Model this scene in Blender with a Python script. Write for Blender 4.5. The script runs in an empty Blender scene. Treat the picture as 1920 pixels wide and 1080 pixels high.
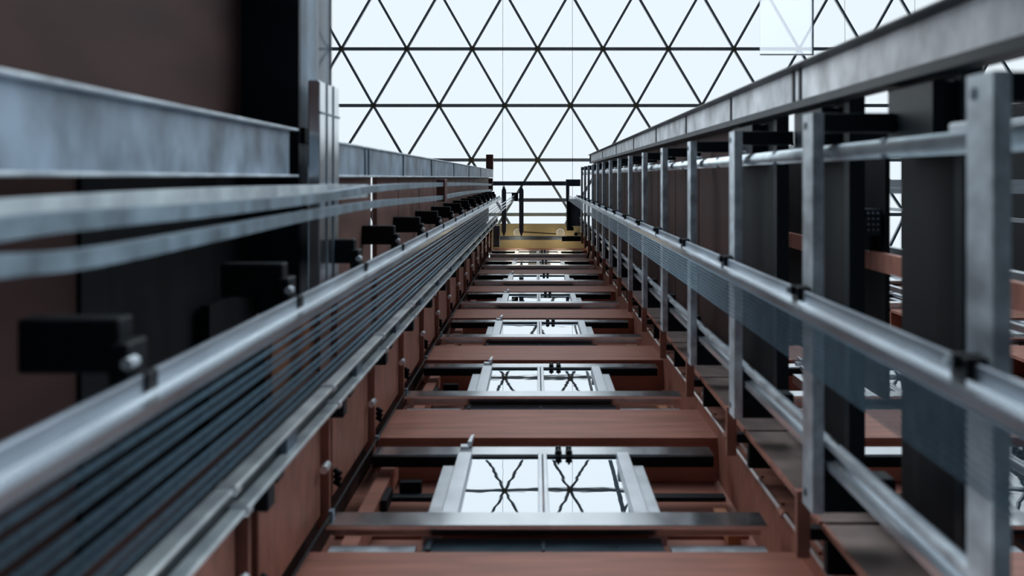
import bpy, bmesh, math, random
from mathutils import Vector, Matrix
random.seed(7)
scene = bpy.context.scene
C = scene.collection

# ------------------------------------------------------------------ camera
# stands on the pit floor side of the lift shaft and looks straight up it (+Z).
# image right = +X, image down = +Y.  F in px = 2000 (frame 1920 wide), shaft's vanishing point 1005, 333
F, U0, V0 = 2000.0, 1005.0, 333.0
cd = bpy.data.cameras.new('camera')
cam = bpy.data.objects.new('camera', cd); C.objects.link(cam)
cam.location = (0, 0, 0)
cam.rotation_euler = (math.pi, 0, 0)
cd.sensor_width = 36.0
cd.lens = F / 1920 * 36.0
cd.shift_x = (960 - U0) / 1920
cd.shift_y = -(540 - V0) / 1920
cd.clip_start = 0.05; cd.clip_end = 300
cd.dof.use_dof = True
cd.dof.focus_distance = 22.0
cd.dof.aperture_fstop = (cd.lens / 1000) / 0.022
scene.camera = cam

# ------------------------------------------------------------------ sky
world = bpy.data.worlds.new('world'); scene.world = world
world.use_nodes = True
wn, wl = world.node_tree.nodes, world.node_tree.links
wn.clear()
wo = wn.new('ShaderNodeOutputWorld'); bg = wn.new('ShaderNodeBackground')
tc = wn.new('ShaderNodeTexCoord'); sx = wn.new('ShaderNodeSeparateXYZ'); cr = wn.new('ShaderNodeValToRGB')
wl.new(tc.outputs['Generated'], sx.inputs[0]); wl.new(sx.outputs['Z'], cr.inputs[0])
cr.color_ramp.elements[0].position = 0.0; cr.color_ramp.elements[0].color = (0.002, 0.004, 0.006, 1)
cr.color_ramp.elements[1].position = 0.55; cr.color_ramp.elements[1].color = (0.87, 0.945, 1.0, 1)
e = cr.color_ramp.elements.new(0.12); e.color = (0.13, 0.21, 0.28, 1)
wl.new(cr.outputs[0], bg.inputs[0]); bg.inputs[1].default_value = 4.4
wl.new(bg.outputs[0], wo.inputs[0])

scene.view_settings.view_transform = 'Standard'
scene.view_settings.look = 'None'
scene.view_settings.gamma = 1
scene.view_settings.use_curve_mapping = False
scene.view_settings.exposure = 0.0

# ------------------------------------------------------------------ materials
def mat(name, col, rough=0.5, metal=0.0, var=0.25, scale=3.0, stretch=(1,1,1), col2=None, bump=0.0, spec=0.5, bscale=None):
    m = bpy.data.materials.new(name); m.use_nodes = True
    n, l = m.node_tree.nodes, m.node_tree.links
    b = n['Principled BSDF']
    b.inputs['Roughness'].default_value = rough
    b.inputs['Metallic'].default_value = metal
    b.inputs['Specular IOR Level'].default_value = spec
    t = n.new('ShaderNodeTexCoord'); mp = n.new('ShaderNodeMapping')
    mp.inputs['Scale'].default_value = stretch
    no = n.new('ShaderNodeTexNoise'); no.inputs['Scale'].default_value = scale; no.inputs['Detail'].default_value = 5
    geo = n.new('ShaderNodeNewGeometry')
    l.new(geo.outputs['Position'], mp.inputs[0]); l.new(mp.outputs[0], no.inputs['Vector'])
    r = n.new('ShaderNodeValToRGB')
    r.color_ramp.elements[0].position = 0.32; r.color_ramp.elements[1].position = 0.68
    c2 = col2 if col2 else tuple(min(1, c * (1 + var)) for c in col)
    c1 = tuple(c * (1 - var) for c in col) if not col2 else col
    r.color_ramp.elements[0].color = (*c1, 1); r.color_ramp.elements[1].color = (*c2, 1)
    l.new(no.outputs['Fac'], r.inputs[0]); l.new(r.outputs[0], b.inputs['Base Color'])
    mr = n.new('ShaderNodeMapRange'); mr.inputs[3].default_value = max(0.02, rough - 0.08); mr.inputs[4].default_value = rough + 0.1
    l.new(no.outputs['Fac'], mr.inputs[0]); l.new(mr.outputs[0], b.inputs['Roughness'])
    if bump:
        n2 = n.new('ShaderNodeTexNoise'); n2.inputs['Scale'].default_value = bscale or scale * 6
        l.new(geo.outputs['Position'], n2.inputs['Vector'])
        bp = n.new('ShaderNodeBump'); bp.inputs['Strength'].default_value = bump; bp.inputs['Distance'].default_value = 0.02
        l.new(n2.outputs['Fac'], bp.inputs['Height']); l.new(bp.outputs[0], b.inputs['Normal'])
    return m
M = {}
M['galv'] = mat('galvanised_steel', (0.64, 0.70, 0.76), 0.36, 0.3, 0.35, 9, (1, 1, 0.6))
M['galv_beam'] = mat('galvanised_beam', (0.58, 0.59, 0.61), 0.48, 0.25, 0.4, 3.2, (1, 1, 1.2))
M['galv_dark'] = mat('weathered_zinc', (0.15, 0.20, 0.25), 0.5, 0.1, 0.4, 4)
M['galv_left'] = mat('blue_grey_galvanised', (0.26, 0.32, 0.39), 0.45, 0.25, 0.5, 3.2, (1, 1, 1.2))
M['tray'] = mat('shaded_zinc_tray', (0.27, 0.35, 0.41), 0.38, 0.45, 0.35, 6)  # zinc darkened to paint the shade on the tray sides
M['rail_side'] = mat('dull_rail_steel', (0.34, 0.39, 0.45), 0.34, 0.6, 0.35, 5, (3, 3, 0.3))
M['umber'] = mat('grey_brown_ledge', (0.21, 0.145, 0.13), 0.5, 0.1, 0.35, 5)
M['brown_side'] = mat('muted_brown_sheet', (0.22, 0.115, 0.092), 0.6, 0.0, 0.25, 3.0, (1, 1, 0.5), spec=0.2)
M['polish'] = mat('bright_steel', (0.84, 0.87, 0.90), 0.2, 0.97, 0.06, 6, (1, 1, 0.4))
M['rail'] = mat('machined_rail_steel', (0.74, 0.79, 0.84), 0.23, 0.85, 0.2, 5, (3, 3, 0.3))
M['zinc'] = mat('light_zinc_pipe', (0.74, 0.80, 0.86), 0.32, 0.35, 0.25, 5)
M['white'] = mat('pale_coated_aluminium', (0.82, 0.86, 0.90), 0.33, 0.7, 0.04, 5)
M['brown'] = mat('brown_primer_steel', (0.40, 0.165, 0.118), 0.55, 0.0, 0.22, 3.5, (0.4, 1, 3), bump=0.1, spec=0.3)
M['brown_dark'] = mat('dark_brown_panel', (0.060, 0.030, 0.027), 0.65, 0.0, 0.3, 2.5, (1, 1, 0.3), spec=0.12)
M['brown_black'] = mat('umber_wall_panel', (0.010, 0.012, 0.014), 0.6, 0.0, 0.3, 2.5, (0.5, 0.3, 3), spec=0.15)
M['dark'] = mat('shadow_tinted_steel', (0.004, 0.011, 0.017), 0.45, 0.0, 0.25, 4, spec=0.25)  # teal of the shaft's shadows put into this near-black base colour
M['navy'] = mat('navy_apron_paint', (0.010, 0.032, 0.048), 0.3, 0.1, 0.2, 4)
M['black'] = mat('black_rubber', (0.004, 0.006, 0.009), 0.55, 0, 0.2, 8, spec=0.2)
M['rope'] = mat('steel_wire_rope', (0.13, 0.20, 0.25), 0.42, 0.6, 0.25, 14, (1, 1, 3))
M['red'] = mat('red_oxide_clamp', (0.14, 0.045, 0.035), 0.5, 0.1, 0.3, 12)
M['olive'] = mat('ochre_plaster', (0.58, 0.48, 0.26), 0.8, 0.0, 0.1, 2)
M['alu'] = mat('skylight_aluminium', (0.76, 0.77, 0.79), 0.45, 0.2, 0.15, 1)
M['hub'] = mat('bronze_hub', (0.40, 0.31, 0.20), 0.4, 0.3, 0.3, 10)
M['pipe'] = mat('pale_pink_pipe', (0.74, 0.62, 0.58), 0.35, 0.2, 0.12, 6)
M['orange'] = mat('orange_primer', (0.42, 0.17, 0.08), 0.6, 0.0, 0.2, 6)
M['lamp'] = mat('frosted_lamp_glass', (0.55, 0.53, 0.42), 0.4, 0.0, 0.05, 6)
M['cable'] = mat('grey_cable_tray', (0.66, 0.72, 0.77), 0.38, 0.35, 0.2, 5)
M['concrete'] = mat('pit_concrete', (0.010, 0.014, 0.018), 0.85, 0.0, 0.25, 2, bump=0.3)
# reflective coated door glass, slightly wavy
def mirror_glass():
    m = mat('reflective_door_glass', (0.90, 0.94, 0.97), 0.03, 1.0, 0.01, 2)
    n, l = m.node_tree.nodes, m.node_tree.links; b = n['Principled BSDF']
    for lk in list(b.inputs['Roughness'].links): l.remove(lk)
    b.inputs['Roughness'].default_value = 0.012
    geo = n.new('ShaderNodeNewGeometry'); no = n.new('ShaderNodeTexNoise')
    no.inputs['Scale'].default_value = 5.0; no.inputs['Detail'].default_value = 1.0
    l.new(geo.outputs['Position'], no.inputs['Vector'])
    bp = n.new('ShaderNodeBump'); bp.inputs['Strength'].default_value = 0.014; bp.inputs['Distance'].default_value = 0.02
    l.new(no.outputs['Fac'], bp.inputs['Height']); l.new(bp.outputs[0], b.inputs['Normal'])
    return m
M['glass'] = mirror_glass()
def clear_glass(name, tint, refl):
    m = bpy.data.materials.new(name); m.use_nodes = True
    n, l = m.node_tree.nodes, m.node_tree.links; n.clear()
    o = n.new('ShaderNodeOutputMaterial'); mx = n.new('ShaderNodeMixShader')
    t = n.new('ShaderNodeBsdfTransparent'); g = n.new('ShaderNodeBsdfGlossy')
    t.inputs[0].default_value = (*tint, 1); g.inputs['Roughness'].default_value = 0.02
    fr = n.new('ShaderNodeLayerWeight'); fr.inputs[0].default_value = refl
    l.new(fr.outputs['Fresnel'], mx.inputs[0]); l.new(t.outputs[0], mx.inputs[1]); l.new(g.outputs[0], mx.inputs[2])
    l.new(mx.outputs[0], o.inputs[0]); return m
M['pane'] = clear_glass('skylight_glass', (0.219, 0.225, 0.228), 0.02)
M['screen'] = clear_glass('blue_tinted_glass', (0.97, 0.985, 1.0), 0.12)
def hazy(m):
    n, l = m.node_tree.nodes, m.node_tree.links
    mx = next(x for x in n if x.type == 'MIX_SHADER'); o = next(x for x in n if x.type == 'OUTPUT_MATERIAL')
    t = n.new('ShaderNodeBsdfTranslucent'); t.inputs[0].default_value = (0.95, 0.97, 1, 1)
    m2 = n.new('ShaderNodeMixShader'); m2.inputs[0].default_value = 0.45
    l.new(mx.outputs[0], m2.inputs[1]); l.new(t.outputs[0], m2.inputs[2]); l.new(m2.outputs[0], o.inputs[0])
hazy(M['screen'])

# ------------------------------------------------------------------ helpers
def new(): return bmesh.new()
def bx(bm, x0, x1, y0, y1, z0, z1):
    r = bmesh.ops.create_cube(bm, size=1)
    bmesh.ops.scale(bm, vec=(abs(x1-x0), abs(y1-y0), abs(z1-z0)), verts=r['verts'])
    bmesh.ops.translate(bm, vec=((x0+x1)/2, (y0+y1)/2, (z0+z1)/2), verts=r['verts'])
    return bm
def cyl(bm, p0, p1, r, seg=12, r2=None):
    p0, p1 = Vector(p0), Vector(p1); d = p1 - p0
    q = d.to_track_quat('Z', 'Y').to_matrix().to_4x4()
    bmesh.ops.create_cone(bm, cap_ends=True, segments=seg, radius1=r, radius2=r if r2 is None else r2,
                          depth=d.length, matrix=Matrix.Translation((p0+p1)/2) @ q)
    return bm
def sweep(bm, pts, prof):
    """profile (list of x,y) swept along points that run mostly along Z"""
    rings = []
    for i, p in enumerate(pts):
        rings.append([bm.verts.new((p[0]+a, p[1]+b, p[2])) for a, b in prof])
    n = len(prof)
    for a, b in zip(rings, rings[1:]):
        for j in range(n):
            bm.faces.new((a[j], a[(j+1) % n], b[(j+1) % n], b[j]))
    bm.faces.new(rings[0][::-1]); bm.faces.new(rings[-1])
    bmesh.ops.recalc_face_normals(bm, faces=bm.faces)
    return bm
def prism_y(bm, prof, y0, y1):
    """polygon in x,z extruded along y"""
    a = [bm.verts.new((x, y0, z)) for x, z in prof]; b = [bm.verts.new((x, y1, z)) for x, z in prof]
    n = len(prof)
    for j in range(n): bm.faces.new((a[j], a[(j+1) % n], b[(j+1) % n], b[j]))
    bm.faces.new(a[::-1]); bm.faces.new(b)
    bmesh.ops.recalc_face_normals(bm, faces=bm.faces)
    return bm
def obj(name, bm, m, parent=None, bevel=0.0, smooth=False, origin=None):
    if bevel:
        bmesh.ops.bevel(bm, geom=[e for e in bm.edges], offset=bevel, segments=1, affect='EDGES', clamp_overlap=True)
    if parent is not None:
        off = parent.location.copy()
        if parent.parent is not None: off += parent.parent.location
    else:
        if origin is None:
            co = [v.co for v in bm.verts]
            off = Vector((sum(c.x for c in co)/len(co), sum(c.y for c in co)/len(co), min(c.z for c in co)))
        else: off = Vector(origin)
    bmesh.ops.translate(bm, vec=-off, verts=bm.verts)
    me = bpy.data.meshes.new(name); bm.to_mesh(me); bm.free()
    if smooth:
        for p in me.polygons: p.use_smooth = True
    me.materials.append(M[m])
    o = bpy.data.objects.new(name, me); C.objects.link(o)
    if parent is None: o.location = off
    else: o.parent = parent
    return o
def tag(o, label, cat, group=None):
    o['label'] = label; o['category'] = cat
    if group: o['group'] = group
    return o
def thing(name, label, cat, loc, group=None):
    o = bpy.data.objects.new(name, None); C.objects.link(o); o.location = loc; o.empty_display_size = 0.1
    return tag(o, label, cat, group)
def structure(o): o['kind'] = 'structure'; return o
def dup(root, delta, label=None, group=None):
    r = root.copy(); C.objects.link(r); r.location = root.location + Vector(delta)
    if label: r['label'] = label
    if group: r['group'] = group
    for ch in [c for c in root.children]:
        c = ch.copy(); C.objects.link(c); c.parent = r
        for g in [x for x in ch.children]:
            d = g.copy(); C.objects.link(d); d.parent = c
    return r
ORD = ['first', 'second', 'third', 'fourth', 'fifth', 'sixth', 'seventh', 'eighth', 'ninth', 'tenth', 'eleventh',
       'twelfth', 'thirteenth', 'fourteenth', 'fifteenth', 'sixteenth', 'seventeenth', 'eighteenth']
NK = 15                       # bracket levels
ZK = [2.85 + 1.75 * k for k in range(NK)]
H = 3.5                       # storey
ZS = [6.0 + H * k for k in range(7)]
STOREY = ['lowest', 'second lowest', 'third lowest', 'middle', 'third highest', 'second highest', 'highest']

# ------------------------------------------------------------------ setting: pit floor, ceiling slab, skylight
structure(obj('floor', bx(new(), -6, 14, -8, 6, -1.75, -1.55), 'concrete'))

rows = []                    # skylight: rows of nodes on a shallow vault
def zs(y): return 45.05 - 0.012 * (y + 8) ** 2
yv = {0: -5.42, 1: -3.02, 2: -0.733, 3: 1.52}
for r in range(4, 10): yv[r] = yv[r-1] + 2.43 / math.sqrt(1 + (0.024 * (yv[r-1] + 8)) ** 2)
for r in range(-1, -9, -1): yv[r] = yv[r+1] - 2.42
E = 122.4 * 45 / 2000
DS = 33.5 / 45            # measured from the mirror image of the nodes in the doors
def node(r, i):
    x = (1008 - U0) / 2000 * 45 + E * (i + (0.5 if r % 2 else 0.0))
    return Vector((x, yv[r], zs(yv[r]))) * DS
R0, R1, I0, I1 = -8, 8, -10, 12
sky = bpy.data.objects.new('window_1', None); C.objects.link(sky); sky.location = (0, 0, 33.5); structure(sky)
def strut_line(pts, w, h, name, m='alu'):
    bm = new()
    for a, b in zip(pts, pts[1:]):
        d = (b - a); q = d.to_track_quat('X', 'Z').to_matrix().to_4x4()
        r = bmesh.ops.create_cube(bm, size=1)
        bmesh.ops.scale(bm, vec=(d.length, w, h), verts=r['verts'])
        bmesh.ops.transform(bm, matrix=Matrix.Translation((a+b)/2) @ q, verts=r['verts'])
        r = bmesh.ops.create_cube(bm, size=1)     # outer glazing cap
        bmesh.ops.scale(bm, vec=(d.length, w*0.45, 0.05), verts=r['verts'])
        bmesh.ops.transform(bm, matrix=Matrix.Translation((a+b)/2 + Vector((0, 0, h*0.5+0.02))) @ q, verts=r['verts'])
    return obj(name, bm, m, sky)
for r in range(R0, R1+1):
    strut_line([node(r, i) for i in range(I0, I1+1)], 0.10, 0.12, 'glazing_bar')
def diag(start_i, sgn):
    pts = []; i = start_i
    for r in range(R0, R1+1):
        x = (1008 - U0) / 2000 * 45 + E * start_i + sgn * E * 0.5 * (r - R0)
        if -30 < x < 34: pts.append(Vector((x, yv[r], zs(yv[r]))) * DS)
    return pts
for s in range(-20, 24):
    for sg in (-1, 1):
        p = diag(s, sg)
        if len(p) > 1: strut_line(p, 0.075, 0.12, 'glazing_bar')
for r in range(-2, 5):
    for i in range(-5, 9):
        p = node(r, i)
        if -7 < p.x < 16: obj('hub', cyl(new(), p + Vector((0, 0, -0.10)), p + Vector((0, 0, 0.08)), 0.082, 12), 'hub', sky)
bm = new()
grid = {(r, i): bm.verts.new(node(r, i) + Vector((0, 0, 0.10))) for r in range(R0, R1+1) for i in range(I0, I1+1)}
for r in range(R0, R1):
    for i in range(I0, I1):
        a, b, c, d = grid[r, i], grid[r, i+1], grid[r+1, i], grid[r+1, i+1]
        if r % 2 == 0: bm.faces.new((a, b, c)); bm.faces.new((b, d, c))
        else: bm.faces.new((a, b, d)); bm.faces.new((a, d, c))
obj('glass', bm, 'pane', sky)
# thin restraint cables below the skylight
for i, u in enumerate((943, 1073, 1582, 1713)):
    x = (u - U0) / 2000 * 32.6
    o = obj('restraint_cable', cyl(new(), (x, -13, 32.7), (x, 2.3, 32.3), 0.006, 6), 'galv_dark')
    tag(o, 'thin grey cable under the skylight, %s of four from the left' % ORD[i], 'cable', 'restraint cables under the skylight')

# olive soffit over the top landing
sof = obj('ceiling', bx(new(), -1.27, 1.52, 1.335, 4.2, 30.6, 31.0), 'olive'); structure(sof)
for x in (-0.52, 0.70):
    ld = bpy.data.lights.new('soffit_fill', 'POINT'); ld.energy = 11; ld.color = (1.0, 0.88, 0.68); ld.shadow_soft_size = 0.35  # fill lights added below the ceiling lamps to brighten the soffit
    lo = bpy.data.objects.new('soffit_fill', ld); C.objects.link(lo); lo.location = (x, 1.75, 30.1)
lt = thing('ceiling_lamp', 'round frosted ceiling lamp on the ochre soffit, left one', 'lamp', (-0.52, 1.58, 30.56), 'round lamps on the soffit')
obj('lamp_shade', cyl(new(), (-0.52, 1.58, 30.54), (-0.52, 1.58, 30.60), 0.105, 24), 'lamp', lt)
obj('rim', cyl(new(), (-0.52, 1.58, 30.565), (-0.52, 1.58, 30.6), 0.12, 24), 'white', lt)
dup(lt, (1.22, 0, 0), 'round frosted ceiling lamp on the ochre soffit, right one')
o = obj('lamp_cable', cyl(new(), (-0.42, 1.56, 30.58), (0.64, 1.62, 30.58), 0.012, 6), 'black')
tag(o, 'black cable strung between the two round lamps', 'cable')
o = obj('cable_gland', cyl(new(), (1.14, 1.62, 30.45), (1.14, 1.62, 30.6), 0.05, 12), 'black')
tag(o, 'small black round fitting right of the lamps on the soffit', 'fitting')

# ------------------------------------------------------------------ landings: door sets, floor beams, back walls
def landing(zs_, label, group):
    t = thing('landing_door', label, 'door', (0.05, 2.0, zs_ - 0.1), group)
    z = zs_
    # polished sill with a rolled lower lip and a groove
    bm = new(); bx(bm, -1.17, 1.29, 1.930, 1.958, z-0.08, z+0.156); bx(bm, -1.17, 1.29, 1.958, 2.05, z+0.10, z+0.156)
    obj('sill', bm, 'polish', t, 0.004)
    bm = new(); bx(bm, -1.17, 1.268, 1.975, 2.04, z+1.61, z+1.83)
    obj('header', bm, 'polish', t, 0.004)
    bm = new(); bx(bm, -1.165, 1.263, 1.985, 2.06, z+1.585, z+1.612)
    obj('header_shade', bm, 'black', t)  # black strip paints the shadow on the header's underside
    # two glazed leaves
    for x0, x1, xs0, xs1 in ((-0.455, 0.016, -0.555, -0.455), (0.075, 0.575, 0.575, 0.665)):
        g = obj('glass', bx(new(), x0-0.02, x1+0.02, 1.995, 2.003, z+0.12, z+1.60), 'glass', t)
    obj('stile', bx(new(), -0.555, -0.455, 1.958, 2.01, z+0.15, z+1.61), 'white', t, 0.004)
    obj('stile', bx(new(), 0.570, 0.660, 1.958, 2.01, z+0.15, z+1.61), 'white', t, 0.004)
    bm = new(); bx(bm, 0.014, 0.042, 1.965, 2.01, z+0.15, z+1.61); bx(bm, 0.049, 0.077, 1.965, 2.01, z+0.15, z+1.61)
    obj('meeting_stile', bm, 'white', t, 0.003)
    obj('jamb', bx(new(), -0.655, -0.550, 2.025, 2.12, z+0.13, z+1.50), 'white', t, 0.004)
    obj('jamb', bx(new(), 0.655, 0.755, 2.025, 2.12, z+0.13, z+1.50), 'white', t, 0.004)
    bm = new(); bx(bm, -0.62, 0.70, 2.02, 2.10, z-0.26, z-0.02); bx(bm, -0.60, -0.57, 2.0, 2.02, z-0.26, z-0.08); bx(bm, 0.03, 0.05, 2.005, 2.02, z-0.26, z-0.08)
    obj('apron', bm, 'navy', t, 0.003)
    for xx in (0.16, 0.235):
        bm = new(); cyl(bm, (xx, 1.94, z+1.70), (xx, 1.975, z+1.70), 0.022, 10); cyl(bm, (xx, 1.955, z+1.63), (xx, 1.975, z+1.63), 0.026, 10); bx(bm, xx-0.008, xx+0.008, 1.945, 1.975, z+1.60, z+1.72)
        obj('roller', bm, 'black', t)
    bm = new(); bx(bm, -0.55, -0.49, 1.955, 1.975, z+1.75, z+1.83)
    prism = [( -0.50, z+1.80), (-0.485, z+2.0), (-0.465, z+2.02), (-0.47, z+1.80)]
    prism_y(bm, prism, 1.93, 1.97)
    obj('lock_lever', bm, 'white', t)
    # slim support channel under both ends of the sill
    obj('support_bar', bx(new(), -1.13, -0.66, 2.03, 2.06, z-0.22, z-0.12), 'galv', t)
    obj('support_bar', bx(new(), 0.74, 1.26, 2.03, 2.06, z-0.22, z-0.12), 'galv', t)
    # black running gear behind the leaves
    bm = new(); bx(bm, -1.12, -0.66, 2.19, 2.22, z+1.30, z+1.40); bx(bm, 0.76, 1.30, 2.19, 2.22, z+1.30, z+1.40)
    obj('cross_rod', bm, 'dark', t)
    bm = new(); bx(bm, -0.95, -0.80, 2.12, 2.2, z+1.42, z+1.50); bx(bm, -1.02, -0.98, 2.12, 2.2, z+1.0, z+1.3)
    obj('wiring_box', bm, 'black', t)
    obj('corner_post', bx(new(), -1.13, -1.03, 2.12, 2.26, z-0.2, z+2.0), 'brown', t)
    obj('fixing_angle', bx(new(), 1.18, 1.26, 2.20, 2.26, z+0.55, z+1.1), 'orange', t)
    return t
def floor_beam(zb, label, group):
    t = thing('floor_beam', label, 'beam', (0.1, 2.1, zb), group)
    bm = new(); bx(bm, -1.22, 1.40, 2.0, 2.04, zb, zb+1.0); bx(bm, -1.22, 1.40, 2.04, 2.34, zb, zb+0.04); bx(bm, -1.22, 1.40, 2.04, 2.34, zb+0.96, zb+1.0)
    obj('web', bm, 'brown', t, 0.003)
    return t
def back_wall(zb, label, group):
    bm = new(); bx(bm, -1.44, 1.60, 2.345, 2.40, zb, zb+H)
    for k in range(3): bx(bm, -1.30, 1.38, 2.32, 2.345, zb+0.9*k+0.4, zb+0.9*k+0.5)
    o = obj('back_panel', bm, 'brown', None, 0.0)
    return tag(o, label, 'wall panel', group)
lset = []
for k, z in enumerate(ZS):
    lbl = 'glazed twin-leaf landing door with polished sill and header, %s on the central wall' % STOREY[k]
    if k == 0:
        d0 = landing(z, lbl, 'landing doors on the central wall'); lset.append(d0)
        b0 = floor_beam(z - 1.30, 'brown steel floor beam below the lowest landing door, at the bottom edge', 'brown floor beams'); lset.append(b0)
        w0 = back_wall(z - 1.28, 'brown recessed panel behind the lowest landing door', 'brown recessed panels')
    else:
        dup(d0, (0, 0, H*k), lbl)
        dup(b0, (0, 0, H*k), 'brown steel floor beam directly below the %s landing door on the central wall' % STOREY[k])
        dup(w0, (0, 0, H*k), 'brown recessed panel behind the %s landing door' % STOREY[k])
dup(b0, (0, 0, H*7), 'brown steel floor beam between the highest landing door and the ochre soffit')
# neighbouring shaft landings, seen between the steel on the right
for n_, D in enumerate((3.3, 6.6)):
    where = ['nearer', 'farther'][n_]
    for k in range(7):
        dup(d0, (D, 0, H*k), '%s landing door of the %s neighbouring shaft at the right' % (STOREY[k], where), 'landing doors of the %s neighbouring shaft' % where)
        dup(b0, (D, 0, H*k), 'brown floor beam below the %s landing door of the %s neighbouring shaft' % (STOREY[k], where), 'floor beams of the %s neighbouring shaft' % where)
        dup(w0, (D, 0, H*k), 'brown recessed panel behind the %s landing door of the %s neighbouring shaft' % (STOREY[k], where), 'recessed panels of the %s neighbouring shaft' % where)

# ------------------------------------------------------------------ right side
# long galvanised beam, top right
t = thing('edge_beam', 'long galvanised steel beam climbing along the upper right side', 'beam', (1.5, -0.5, 1.6))
Xb = 1.47
bm = new(); bx(bm, Xb, Xb+0.02, -0.60, -0.43, 1.6, 28.6)
obj('web', bm, 'galv_beam', t)
bm = new(); bx(bm, Xb-0.075, Xb+0.10, -0.615, -0.60, 1.6, 28.6); obj('flange', bm, 'dark', t, 0.003)
bm = new(); bx(bm, Xb-0.012, Xb+0.10, -0.43, -0.385, 1.6, 28.6); obj('flange', bm, 'dark', t, 0.003)
for z in (5.9, 6.05, 8.0, 10.4, 13.0, 16.0, 19.5, 23.5):
    obj('stiffener', bx(new(), Xb-0.01, Xb, -0.60, -0.43, z, z+0.04), 'dark', t)
o = obj('end_plate', bx(new(), Xb-0.03, Xb+0.1, -0.62, -0.38, 28.6, 28.7), 'galv_dark', t)

# wall brackets on the right
def bracket_right(z, label):
    t = thing('wall_bracket', label, 'bracket', (1.2, 0.5, z-0.165), 'wall brackets along the right side')
    # C section running across the wall, open at the back
    prof = [(1.15, z-0.165), (1.197, z-0.165), (1.197, z-0.155), (1.158, z-0.155), (1.158, z-0.01), (1.197, z-0.01), (1.197, z), (1.15, z)]
    bm = new(); prism_y(bm, prof, -0.27, 1.40)
    obj('channel', bm, 'galv', t)
    bm = new(); bx(bm, 1.159, 1.50, -0.27, -0.19, z-0.15, z-0.02)
    obj('upper_arm', bm, 'dark', t, 0.004)
    bm = new(); bx(bm, 1.159, 1.50, 1.26, 1.40, z-0.15, z-0.02)
    obj('lower_arm', bm, 'dark', t, 0.004)
    # rail clip with bolt
    bm = new(); bx(bm, 1.095, 1.15, 0.46, 0.56, z-0.14, z-0.03); cyl(bm, (1.075, 0.475, z-0.085), (1.15, 0.475, z-0.085), 0.022, 8)
    c = obj('rail_clip', bm, 'black', t, 0.004)
    obj('bolt', cyl(new(), (1.06, 0.475, z-0.085), (1.10, 0.475, z-0.085), 0.013, 6), 'galv', c)
    bm = new(); bx(bm, 1.197, 1.27, 1.11, 1.25, z-0.14, z-0.03); cyl(bm, (1.20, 1.20, z-0.085), (1.23, 1.20, z-0.19), 0.014, 8)
    obj('rail_clip', bm, 'dark', t, 0.004)
    obj('bolt', cyl(new(), (1.145, -0.22, z-0.05), (1.165, -0.22, z-0.05), 0.018, 6), 'galv_dark', t)
    obj('bolt', cyl(new(), (1.145, 1.34, z-0.05), (1.165, 1.34, z-0.05), 0.018, 6), 'galv_dark', t)
    return t
br0 = bracket_right(ZK[0], 'tall grey channel bracket nearest the camera at the right edge')
for k in range(1, NK):
    dup(br0, (0, 0, 1.75*k), 'tall grey channel bracket on the right side, %s from the camera' % ORD[k])

# cleats and ledge at the feet of the brackets, beside the landing wall
def cleat_right(z, label):
    t = thing('steel_cleat', label, 'steel cleat', (1.35, 1.6, z), 'brown cleats on the right column')
    bm = new(); bx(bm, 1.165, 1.225, 1.40, 1.70, z+0.16, z+0.20)
    obj('plate', bm, 'brown', t, 0.003)
    obj('shade_plate', bx(bx(new(), 1.30, 1.543, 1.567, 1.775, z+0.16, z+0.22), 1.225, 1.30, 1.567, 1.62, z+0.16, z+0.22), 'black', t)  # black plate paints the shade in the pocket beside the cleat
    obj('ledge', bx(new(), 1.29, 1.543, 1.55, 1.565, z+0.20, z+1.91), 'umber', t)
    obj('ledge_edge', bx(new(), 1.275, 1.29, 1.545, 1.57, z+0.20, z+1.91), 'brown', t)
    return t
cl0 = cleat_right(ZK[0], 'brown angled cleat with grey ledge on the right column, nearest the camera')
for k in range(1, NK): dup(cl0, (0, 0, 1.75*k), 'brown angled cleat with grey ledge on the right column, %s from the camera' % ORD[k])
t = thing('corner_column', 'brown steel column running up the right side of the landing doors', 'column', (1.5, 2.0, 1.2))
obj('flange', bx(new(), 1.395, 1.56, 1.87, 1.885, 1.2, 30.5), 'brown', t)
obj('web', bx(new(), 1.395, 1.41, 1.885, 2.315, 1.2, 30.5), 'brown', t)
for k in range(NK):
    z = ZK[k]
    obj('slot', bx(new(), 1.43, 1.445, 1.862, 1.872, z+0.75, z+1.15), 'pipe', t)
    for q in range(4): obj('bolt', cyl(new(), (1.41, 1.855, z+0.3+0.4*q), (1.41, 1.87, z+0.3+0.4*q), 0.012, 6), 'brown', t)
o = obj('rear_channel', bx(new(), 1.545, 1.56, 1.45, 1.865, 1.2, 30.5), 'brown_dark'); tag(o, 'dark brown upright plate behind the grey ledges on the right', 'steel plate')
t = thing('riser_pipe', 'thin pale pipe running up the brown column right of the doors', 'pipe', (1.365, 1.865, 1.2))
obj('tube', cyl(new(), (1.368, 1.855, 1.2), (1.368, 1.855, 30.0), 0.0145, 10), 'pipe', t, smooth=True)
for k in range(16):
    z = 4.1 + 1.75*k
    obj('coupler', cyl(new(), (1.366, 1.855, z), (1.366, 1.855, z+0.10), 0.022, 10), 'brown', t)

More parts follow.
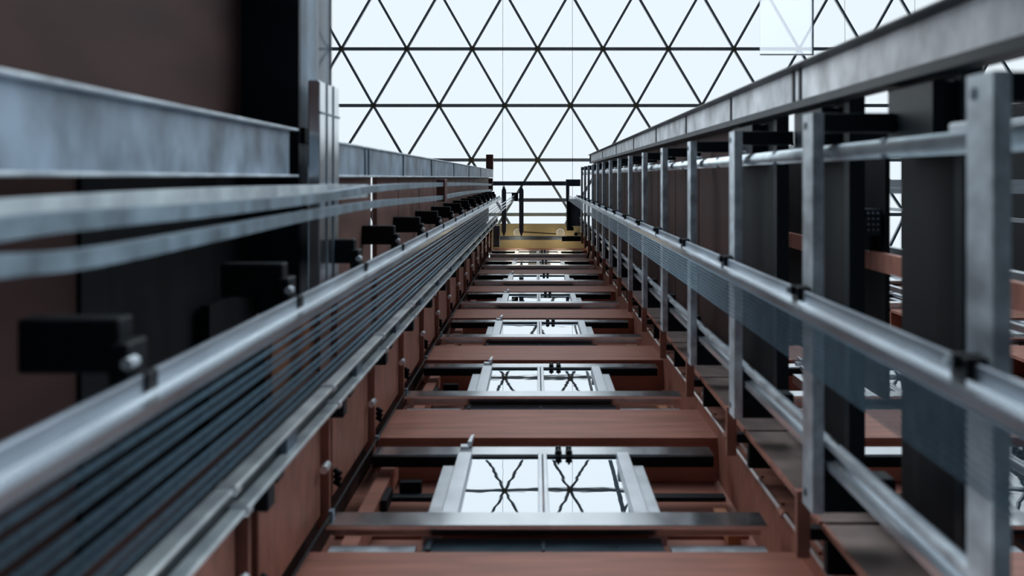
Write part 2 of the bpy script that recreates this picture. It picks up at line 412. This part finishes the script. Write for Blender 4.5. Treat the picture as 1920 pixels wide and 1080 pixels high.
# guide rails: T section
def t_rail(name, label, x, y, z0, z1, sgn, m='rail'):
    """flange against the wall at x, blade towards the shaft"""
    t = thing(name, label, 'guide rail', (x, y, z0))
    bm = new(); bx(bm, x, x+sgn*0.018, y-0.062, y+0.062, z0, z1); obj('flange', bm, 'rail_side', t, 0.003)
    bm = new(); bx(bm, x, x-sgn*0.062, y-0.012, y+0.022, z0, z1); bx(bm, x, x-sgn*0.020, y-0.022, y+0.030, z0, z1); obj('blade', bm, 'rail', t)
    z = z0 + 2.0
    while z < z1:
        obj('fishplate', bx(new(), x+sgn*0.018, x+sgn*0.034, y-0.05, y+0.05, z, z+0.3), 'dark', t)
        z += 5.0
    return t
t_rail('guide_rail', 'bright steel T guide rail along the upper right, clipped to the grey brackets', 1.115, 0.535, 1.2, 29.6, 1)
t_rail('guide_rail', 'bright steel T guide rail along the lower right, behind the grey brackets', 1.27, 1.19, 1.2, 29.5, 1)
o = obj('tie_rod', bx(new(), 1.205, 1.235, 1.095, 1.12, 1.2, 29.5), 'galv')
tag(o, 'slim grey strip alongside the lower right guide rail', 'steel strip')
t = thing('upper_pipe', 'bright horizontal pipe behind the tops of the right brackets', 'pipe', (1.27, -0.11, 1.2))
obj('tube', cyl(new(), (1.27, -0.105, 1.2), (1.27, -0.105, 28.0), 0.034, 14), 'zinc', t, smooth=True)
for k in range(NK):
    z = ZK[k] + 0.25
    obj('saddle', bx(new(), 1.26, 1.30, -0.165, -0.13, z, z+0.16), 'galv', t, 0.005)
    obj('saddle', bx(new(), 1.24, 1.30, -0.14, -0.07, z+0.7, z+0.75), 'galv_dark', t, 0.005)

# right wall panels
pan = thing('wall_right', 'x', 'x', (1.6, 0.6, 1.0)); del pan['label']; del pan['category']; structure(pan)
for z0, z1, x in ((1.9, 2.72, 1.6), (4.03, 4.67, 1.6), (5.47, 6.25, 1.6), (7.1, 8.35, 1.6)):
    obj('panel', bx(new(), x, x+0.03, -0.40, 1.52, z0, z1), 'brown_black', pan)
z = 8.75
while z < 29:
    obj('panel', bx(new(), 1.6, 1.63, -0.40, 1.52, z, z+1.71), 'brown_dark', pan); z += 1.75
for z0, z1 in ((3.95, 4.03), (5.38, 5.47), (7.0, 7.1)):
    obj('rib', bx(new(), 1.58, 1.66, -0.46, 1.52, z0, z1), 'dark', pan)
# horizontal dark girders carrying the panels up to the edge beam
for q, (z0, z1) in enumerate(((4.03, 4.55), (5.6, 6.2), (7.4, 8.2))):
    o = obj('girder', bx(new(), 1.50, 1.60, -0.37, -0.10, z0, z1), 'dark', None, 0.005)
    tag(o, 'short dark girder joining the upper right beam, %s from the camera' % ORD[q], 'girder', 'dark girders under the upper right beam')

# neighbouring shaft steelwork seen in the gaps
o = obj('brown_channel', bx(new(), 2.15, 2.19, 0.47, 0.59, 4.2, 29), 'brown'); tag(o, 'brown steel channel seen through the gap right of the large dark panel', 'beam')
nb = thing('machine_box', 'dark drilled equipment box in the gap between the right panels', 'equipment box', (2.15, 0.3, 6.9))
bm = new(); bx(bm, 1.98, 2.19, 0.20, 0.37, 6.75, 7.1); bx(bm, 2.14, 2.18, 0.37, 0.475, 6.85, 7.0); obj('casing', bm, 'dark', nb, 0.006)
bm = new(); bx(bm, 1.99, 2.04, 0.225, 0.34, 6.74, 6.75); obj('opening', bm, 'black', nb)
bm = new()
for a in range(3):
    for b in range(4): cyl(bm, (2.10+0.03*a, 0.225+0.035*b, 6.735), (2.10+0.03*a, 0.225+0.035*b, 6.75), 0.008, 8)
obj('vent_hole', bm, 'galv_dark', nb)
for q, (z0, z1) in enumerate(((6.72, 8.15), (8.2, 11.4), (13, 16), (18, 22))):
    o = obj('shaft_panel', bx(new(), 2.2, 2.23, -0.25, 1.4, z0, z1), 'brown_black'); tag(o, 'dark panel deep in the right gap, %s from the camera' % ORD[q], 'wall panel', 'dark panels in the neighbouring shaft')
o = obj('cross_beam', bx(new(), 1.75, 2.35, -0.36, -0.11, 6.15, 6.30), 'dark'); tag(o, 'dark beam low under the sky patch behind the upper right pipe', 'beam')
for q, (x, y) in enumerate(((2.79, 0.55), (2.79, -0.35), (3.6, 1.1), (5.9, 0.5), (5.9, 1.15))):
    o = obj('far_guide_rail', bx(new(), x, x+0.05, y, y+0.05, 3, 29), 'rail')
    tag(o, 'bright rail of the neighbouring shafts, %s counting outwards' % ORD[q], 'guide rail', 'rails of the neighbouring shafts')
for k in range(12):
    z = 5.2 + 1.75*k
    o = obj('far_bracket', bx(new(), 2.72, 2.78, -0.25, 1.35, z-0.15, z), 'galv')
    tag(o, 'slim bracket of the neighbouring shaft in the right gap, %s from the camera' % ORD[k], 'bracket', 'brackets of the neighbouring shaft')
    o = obj('far_tie', bx(new(), 2.78, 5.2, 0.02+0.03*(k % 3), 0.07+0.03*(k % 3), z-0.07, z-0.01), 'polish')
    tag(o, 'pale cross tie of the neighbouring shaft, %s from the camera' % ORD[k], 'tie bar', 'cross ties of the neighbouring shaft')

structure(obj('wall_far', bx(new(), 8.5, 8.6, -1.3, 3.0, 6.0, 24.8), 'brown_black'))
# ------------------------------------------------------------------ ropes and sheaves
def rope(pts, r, label, group):
    bm = new(); prof = [(r*math.cos(a), r*math.sin(a)) for a in [i*math.pi/4 for i in range(8)]]
    sweep(bm, pts, prof)
    o = obj('hoist_rope', bm, 'rope', None, 0, True); return tag(o, label, 'rope', group)
for i in range(9):
    y = 0.485 + 0.0185*i
    rope([(0.90, y, 0.9), (0.90, y, 29.4)], 0.0044, 'right-hand steel hoist rope, %s of nine counted down from the guide rail' % ORD[i], 'hoist ropes on the right')
for i in range(9):
    y = 0.60 + 0.033*i + [0, .004, -.003, .006, -.002, .003, -.006, .005, 0][i]
    rope([(-0.92, y, 0.9), (-0.92, y, 24.5), (-0.92, y, 29.5)], 0.0062, 'left-hand steel hoist rope, %s of nine counted down from the guide rail' % ORD[i], 'hoist ropes on the left')
t = thing('rope_sheave', 'dark grooved sheave where the right ropes end at the top', 'sheave', (0.93, 0.95, 29.4))
bm = new(); cyl(bm, (0.93, 0.62, 29.9), (0.93, 1.40, 29.9), 0.075, 24)
for i in range(14): cyl(bm, (0.93, 0.64+0.055*i, 29.9), (0.93, 0.655+0.055*i, 29.9), 0.10, 24)
obj('drum', bm, 'dark', t)
bm = new(); bx(bm, 0.86, 1.28, 0.60, 1.36, 29.98, 30.05); obj('side_plate', bm, 'galv_dark', t)
obj('mounting_arm', bx(new(), 0.84, 0.93, 0.22, 0.66, 29.7, 30.0), 'galv_dark', t, 0.006)
obj('mounting_beam', bx(new(), 0.84, 1.25, 0.05, 0.24, 29.9, 30.1), 'galv_dark', t, 0.006)
obj('end_block', bx(new(), 0.86, 1.05, 1.38, 1.48, 29.8, 30.0), 'dark', t, 0.006)
# overhead frame at the head of the shaft
for q, (x0, x1, y0, y1, z, nm, lb) in enumerate((
    (-1.23, 0.86, 0.105, 0.225, 30.1, 'overhead_beam', 'dark beam crossing the head of the shaft, upper one'),
    (-0.50, 0.86, 0.585, 0.685, 30.1, 'overhead_beam', 'grey beam crossing the head of the shaft, lower one'),
    (-1.20, 1.30, 1.655, 1.760, 30.1, 'overhead_beam', 'dark beam crossing in front of the ochre soffit'))):
    o = obj(nm, bx(new(), x0, x1, y0, y1, z, z+0.18), 'alu' if q == 1 else 'galv_dark', None, 0.006); tag(o, lb, 'beam')
o = obj('motor_block', bx(new(), 0.72, 1.28, 1.64, 1.78, 29.8, 30.1), 'dark', None, 0.01); tag(o, 'black block at the right end of the beam below the soffit', 'block')
for q, x in enumerate((-0.90, -0.41)):
    bm = new(); w = 0.062
    prof = [(x, 0.21), (x+w, 0.36), (x+w, 1.50), (x, 1.66), (x-w, 1.50), (x-w, 0.36)]
    a = [bm.verts.new((px, py, 29.85)) for px, py in prof]; b = [bm.verts.new((px, py, 30.02)) for px, py in prof]
    for j in range(6): bm.faces.new((a[j], a[(j+1) % 6], b[(j+1) % 6], b[j]))
    bm.faces.new(a[::-1]); bm.faces.new(b); bmesh.ops.recalc_face_normals(bm, faces=bm.faces)
    o = obj('pointed_strut', bm, 'galv_dark'); tag(o, 'dark upright strut with pointed ends at the shaft head, %s one' % ['left', 'right'][q], 'strut', 'pointed struts at the shaft head')
o = obj('small_pulley', bx(new(), -0.68, -0.50, 0.42, 0.66, 29.8, 29.95), 'dark', None, 0.01); tag(o, 'dark pulley block between the two pointed struts', 'pulley')
o = obj('spreader_rod', bx(new(), -0.86, -0.44, 0.42, 0.44, 29.9, 29.92), 'dark'); tag(o, 'thin rod joining the two pointed struts', 'rod')
for q in range(3):
    y = 0.48 + 0.06*q
    bm = new(); cyl(bm, (-0.89, y*1.4+0.02, 26.5), (-0.58, y, 29.85), 0.014, 8)
    o = obj('lead_rope', bm, 'rail'); tag(o, 'pale rope leading to the pulley block, %s of three from the top' % ORD[q], 'rope', 'ropes leading to the pulley block')
o = obj('end_column', bx(new(), -1.36, -1.17, -0.63, -0.22, 29.0, 29.3), 'brown', None, 0.01); tag(o, 'brown stub column standing above the far end of the left beam', 'column')
o = obj('gusset_bracket', bx(new(), -1.20, -1.02, 1.35, 1.95, 29.9, 30.3), 'galv_dark', None, 0.01); tag(o, 'grey gusset at the left end of the ochre soffit', 'bracket')
t = thing('angled_strut', 'dark slanting strut at the right end of the highest landing door', 'strut', (1.3, 1.9, 26.4))
bm = new(); cyl(bm, (1.22, 2.15, 26.4), (1.40, 1.62, 26.6), 0.025, 8); cyl(bm, (1.42, 2.2, 26.4), (1.40, 1.62, 26.6), 0.025, 8); obj('leg', bm, 'dark', t)

# ------------------------------------------------------------------ left side
# galvanised beam, far part, and its nearer twin
def channel_left(name, label, x, y0, y1, z0, z1, lip):
    t = thing(name, label, 'beam', (x, y0, z0))
    obj('web', bx(new(), x-0.015, x, y0, y1, z0, z1), 'galv_left', t)
    obj('flange', bx(new(), x-0.09, x+lip, y0-0.012, y0, z0, z1), 'galv', t, 0.003)
    obj('flange', bx(new(), x-0.09, x+lip, y1, y1+0.012, z0, z1), 'galv', t, 0.003)
    return t
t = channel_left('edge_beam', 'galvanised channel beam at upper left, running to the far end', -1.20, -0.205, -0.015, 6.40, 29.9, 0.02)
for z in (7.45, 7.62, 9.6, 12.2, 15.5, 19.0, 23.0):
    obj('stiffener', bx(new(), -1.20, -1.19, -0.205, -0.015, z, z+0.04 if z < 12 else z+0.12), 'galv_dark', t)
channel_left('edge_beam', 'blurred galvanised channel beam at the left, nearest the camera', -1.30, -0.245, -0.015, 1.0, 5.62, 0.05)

t = bpy.data.objects.new('wall_left', None); C.objects.link(t); t.location = (-1.6, 0, 1); structure(t)
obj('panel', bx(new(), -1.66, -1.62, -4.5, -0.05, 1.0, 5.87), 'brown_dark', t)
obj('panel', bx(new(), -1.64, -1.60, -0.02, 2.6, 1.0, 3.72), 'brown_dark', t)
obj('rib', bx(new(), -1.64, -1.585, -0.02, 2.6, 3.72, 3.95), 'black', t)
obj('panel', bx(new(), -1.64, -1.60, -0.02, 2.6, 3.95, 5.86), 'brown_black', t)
# upper left dark girder across the wall
t = thing('cross_girder', 'large dark girder crossing the upper left wall', 'girder', (-1.45, -1.5, 5.87))
obj('web', bx(new(), -1.62, -1.306, -4.5, 0.75, 5.87, 5.93), 'dark', t)
obj('flange', bx(new(), -1.330, -1.306, -4.5, 0.75, 5.93, 6.42), 'galv_dark', t)
for y in (-0.28, 0.1): obj('bolt_plate', bx(new(), -1.306, -1.29, y, y+0.09, 5.95, 6.15), 'black', t, 0.004)
# bright box post with a glass pane over it
t = thing('box_post', 'bright galvanised box post standing beside the dark girder', 'post', (-1.2, 0, 5.8))
obj('post', bx(new(), -1.24, -1.175, -0.53, 0.62, 5.80, 6.36), 'polish', t, 0.006)
bm = new(); bx(bm, -1.175, -1.170, -0.53, 0.62, 5.98, 6.0); bx(bm, -1.175, -1.170, -0.53, 0.62, 6.17, 6.19); bx(bm, -1.176, -1.168, -0.36, -0.35, 5.8, 6.36)
obj('seam', bm, 'galv_dark', t)
t = thing('glass_screen', 'narrow clear glass strip above the bright box post', 'glass pane', (-1.18, -1.5, 5.8))
obj('glass', bx(new(), -1.190, -1.182, -3.0, -0.53, 5.80, 6.12), 'screen', t)
obj('edge_strip', bx(new(), -1.190, -1.178, -3.0, -0.53, 6.12, 6.15), 'dark', t)
# glass pane at upper right
t = thing('glass_screen', 'faint clear glass pane at the top right, above the long beam', 'glass pane', (2.5, -2, 11))
bm = new(); bx(bm, 2.31, 2.86, -4.0, -1.265, 11.0, 11.012)
g = obj('glass', bm, 'screen', t)
obj('edge_strip', bx(new(), 2.845, 2.862, -4.0, -1.265, 10.99, 11.02), 'galv', t)
obj('edge_strip', bx(new(), 2.31, 2.86, -1.275, -1.262, 10.99, 11.02), 'white', t)

# left wall panels (with the narrow gap that lets the sky through)
o = obj('rear_lining', bx(bx(new(), -1.57, -1.53, 0.60, 2.6, 5.0, 5.85), -1.57, -1.53, 0.76, 2.6, 5.85, 6.8), 'brown_black'); tag(o, 'dark lining low on the left, behind the left hoist ropes near the box post', 'wall panel')
o = obj('rear_lining', bx(new(), -1.50, -1.46, 0.76, 2.4, 5.9, 29.5), 'orange'); tag(o, 'orange-brown lining seen through the slit between the left cladding sheets', 'wall panel')
def lpanel(z0, z1, k):
    o = obj('cladding_sheet', bx(new(), -1.34, -1.30, -0.10, 1.17, z0, z1), 'brown_side', None, 0.004)
    for s in (0.12, 0.36): obj('bolt', cyl(new(), (-1.305, s, z1-0.15), (-1.285, s, z1-0.15), 0.014, 6), 'galv', o)
    tag(o, 'brown side panel behind the upper left guide rail, %s from the camera' % ORD[k], 'wall panel', 'brown side panels on the left')
zz = [(6.43, 6.75), (6.98, 8.40), (8.72, 10.05), (10.10, 11.85), (11.90, 13.6)] + [(13.65+1.75*i, 13.65+1.75*i+1.70) for i in range(9)]
for k, (a, b) in enumerate(zz): lpanel(a, b, k)

t_rail('guide_rail', 'bright steel T guide rail along the upper left with black clips', -1.0, 0.565, 1.2, 29.6, -1)
# bracket arms on the left
def bracket_left(z, label):
    t = thing('wall_bracket', label, 'bracket', (-1.1, 0.5, z-0.12), 'wall brackets along the left side')
    bm = new(); bx(bm, -1.32, -1.06, 0.36, 0.50, z-0.14, z-0.04); bx(bm, -1.08, -1.03, 0.42, 0.54, z-0.16, z-0.02)
    obj('arm', bm, 'black', t, 0.006)
    bm = new(); bx(bm, -1.05, -0.99, 0.50, 0.545, z-0.13, z-0.05)
    c = obj('rail_clip', bm, 'black', t, 0.004)
    obj('bolt', cyl(new(), (-1.03, 0.47, z-0.17), (-1.03, 0.47, z-0.11), 0.016, 6), 'galv', c)
    bm = new(); bx(bm, -1.30, -1.12, 1.19, 1.40, z-0.14, z-0.02); bx(bm, -1.17, -1.08, 1.195, 1.28, z-0.14, z-0.02)
    obj('lower_arm', bm, 'dark', t, 0.006)
    return t
bl0 = bracket_left(ZK[0], 'black clip bracket holding the upper left guide rail, nearest the camera')
for k in range(1, NK): dup(bl0, (0, 0, 1.75*k), 'black clip bracket holding the upper left guide rail, %s from the camera' % ORD[k])

# twin lower-left rail in a dark channel
t = thing('twin_rail', 'pair of bright rails side by side along the lower left', 'guide rail', (-1.04, 1.1, 1.0))
bm = new(); bx(bm, -1.097, -1.082, 1.04, 1.195, 1.0, 29.3); obj('channel', bm, 'dark', t)
bm = new(); bx(bm, -1.082, -1.02, 1.050, 1.068, 1.0, 29.3); obj('rail', bm, 'zinc', t, 0.003)
bm = new(); bx(bm, -1.078, -1.02, 1.165, 1.185, 1.0, 29.3); obj('rail', bm, 'zinc', t, 0.003)
z = 3.6
while z < 29:
    obj('joint_clip', bx(new(), -1.082, -1.012, 1.043, 1.075, z, z+0.07), 'white', t, 0.004)
    obj('joint_clip', bx(new(), -1.082, -1.012, 1.158, 1.192, z+0.15, z+0.22), 'white', t, 0.004)
    obj('spacer', bx(new(), -1.082, -1.05, 1.068, 1.165, z+0.9, z+1.1), 'galv_dark', t)
    z += 1.75
# lower brown plates
def plate_left(z, label):
    t = thing('side_plate', label, 'steel plate', (-1.25, 1.7, z), 'brown plates under the left rails')
    obj('plate', bx(new(), -1.29, -1.25, 1.42, 1.96, z+0.20, z+1.58), 'brown', t, 0.004)
    obj('fin', bx(new(), -1.28, -1.205, 1.38, 2.05, z+1.62, z+1.66), 'brown', t, 0.003)
    obj('bolt', cyl(new(), (-1.205, 1.66, z-0.30), (-1.205, 1.66, z-0.18), 0.024, 8), 'white', t)
    bm = new()
    for q in range(3): cyl(bm, (-1.24, 1.80+0.035*q, z+0.22), (-1.20, 1.82+0.035*q, z+0.20), 0.018, 8)
    obj('cable_clip', bm, 'black', t)
    obj('rear_plate', bx(new(), -1.38, -1.34, 1.2, 2.33, z-0.05, z+1.70), 'brown_dark', t)
    return t
pl0 = plate_left(ZK[0], 'brown plate under the lower left rails, nearest the camera')
for k in range(1, NK): dup(pl0, (0, 0, 1.75*k), 'brown plate under the lower left rails, %s from the camera' % ORD[k])
t = thing('door_cable', 'thin black cable running up the left end of the landing doors', 'cable', (-1.19, 1.95, 3))
obj('cable', cyl(new(), (-1.165, 1.912, 3), (-1.165, 1.912, 29), 0.008, 8), 'black', t)
for k in range(14): obj('clip', bx(new(), -1.178, -1.152, 1.895, 1.925, 4.3+1.75*k, 4.36+1.75*k), 'galv_dark', t)

# sagging cable trays
def spline(pts, n=14):
    out = []
    P = [Vector(p) for p in pts]; P = [P[0]*2-P[1]] + P + [P[-1]*2-P[-2]]
    for i in range(1, len(P)-2):
        for s in range(n):
            t_ = s/n; a, b, c, d = P[i-1], P[i], P[i+1], P[i+2]
            out.append(0.5*((2*b)+(-a+c)*t_+(2*a-5*b+4*c-d)*t_**2+(-a+3*b-3*c+d)*t_**3))
    out.append(P[-2]); return out
def px(u, v, X):            # point on the plane x = X seen at u, v
    z = X*F/(u-U0); return (X, (v-V0)/F*z, z)
pa = [px(-500, 520, -0.98), px(0, 431, -0.98), px(182, 411, -0.98), px(420, 391, -0.98), px(600, 371, -0.98), px(720, 352, -0.98), px(825, 346, -0.98), px(880, 345, -0.98), (-0.98, 0.16, 24)]
pb = [px(-500, 560, -0.98), px(0, 500, -0.98), px(182, 482, -0.98), px(420, 436, -0.98), px(600, 400, -0.98), px(720, 381, -0.98), px(825, 371, -0.98), px(880, 361, -0.98), (-0.98, 0.28, 24)]
for q, pts in enumerate((pa, pb)):
    bm = new(); hh, ww = 0.021, 0.035
    sweep(bm, spline(pts), [(-ww, -hh), (ww*0.2, -hh), (ww*0.2, hh), (-ww, hh)])
    o = obj('cable_tray', bm, 'tray'); tag(o, 'pale gently bowed cable tray on the left, %s of the pair' % ['upper', 'lower'][q], 'cable tray', 'bowed cable trays')
o = obj('cable_tray', sweep(new(), spline([px(-200, 440, -1.14), px(180, 398, -1.14), px(420, 376, -1.14), px(610, 363, -1.14), px(690, 359, -1.14)]), [(-0.02, -0.05), (0.0, -0.05), (0.0, 0.04), (-0.02, 0.04)]), 'zinc')  # separate pale strip paints the lit top of the upper tray
tag(o, 'broad pale strip painting the lit top of the upper cable tray, below the blurred beam', 'cable tray')
for q, (u, v0, v1) in enumerate(((829, 336, 378), (921, 334, 358))):
    X = -0.985; z = X*F/(u-U0)
    o = obj('tray_clamp', bx(new(), X-0.06, X+0.03, (v0-V0)/F*z, (v1-V0)/F*z, z, z+0.25), 'red', None, 0.004)
    tag(o, 'red-brown clamp holding the two bowed cable trays, %s one' % ['nearer', 'farther'][q], 'clamp', 'clamps on the cable trays')
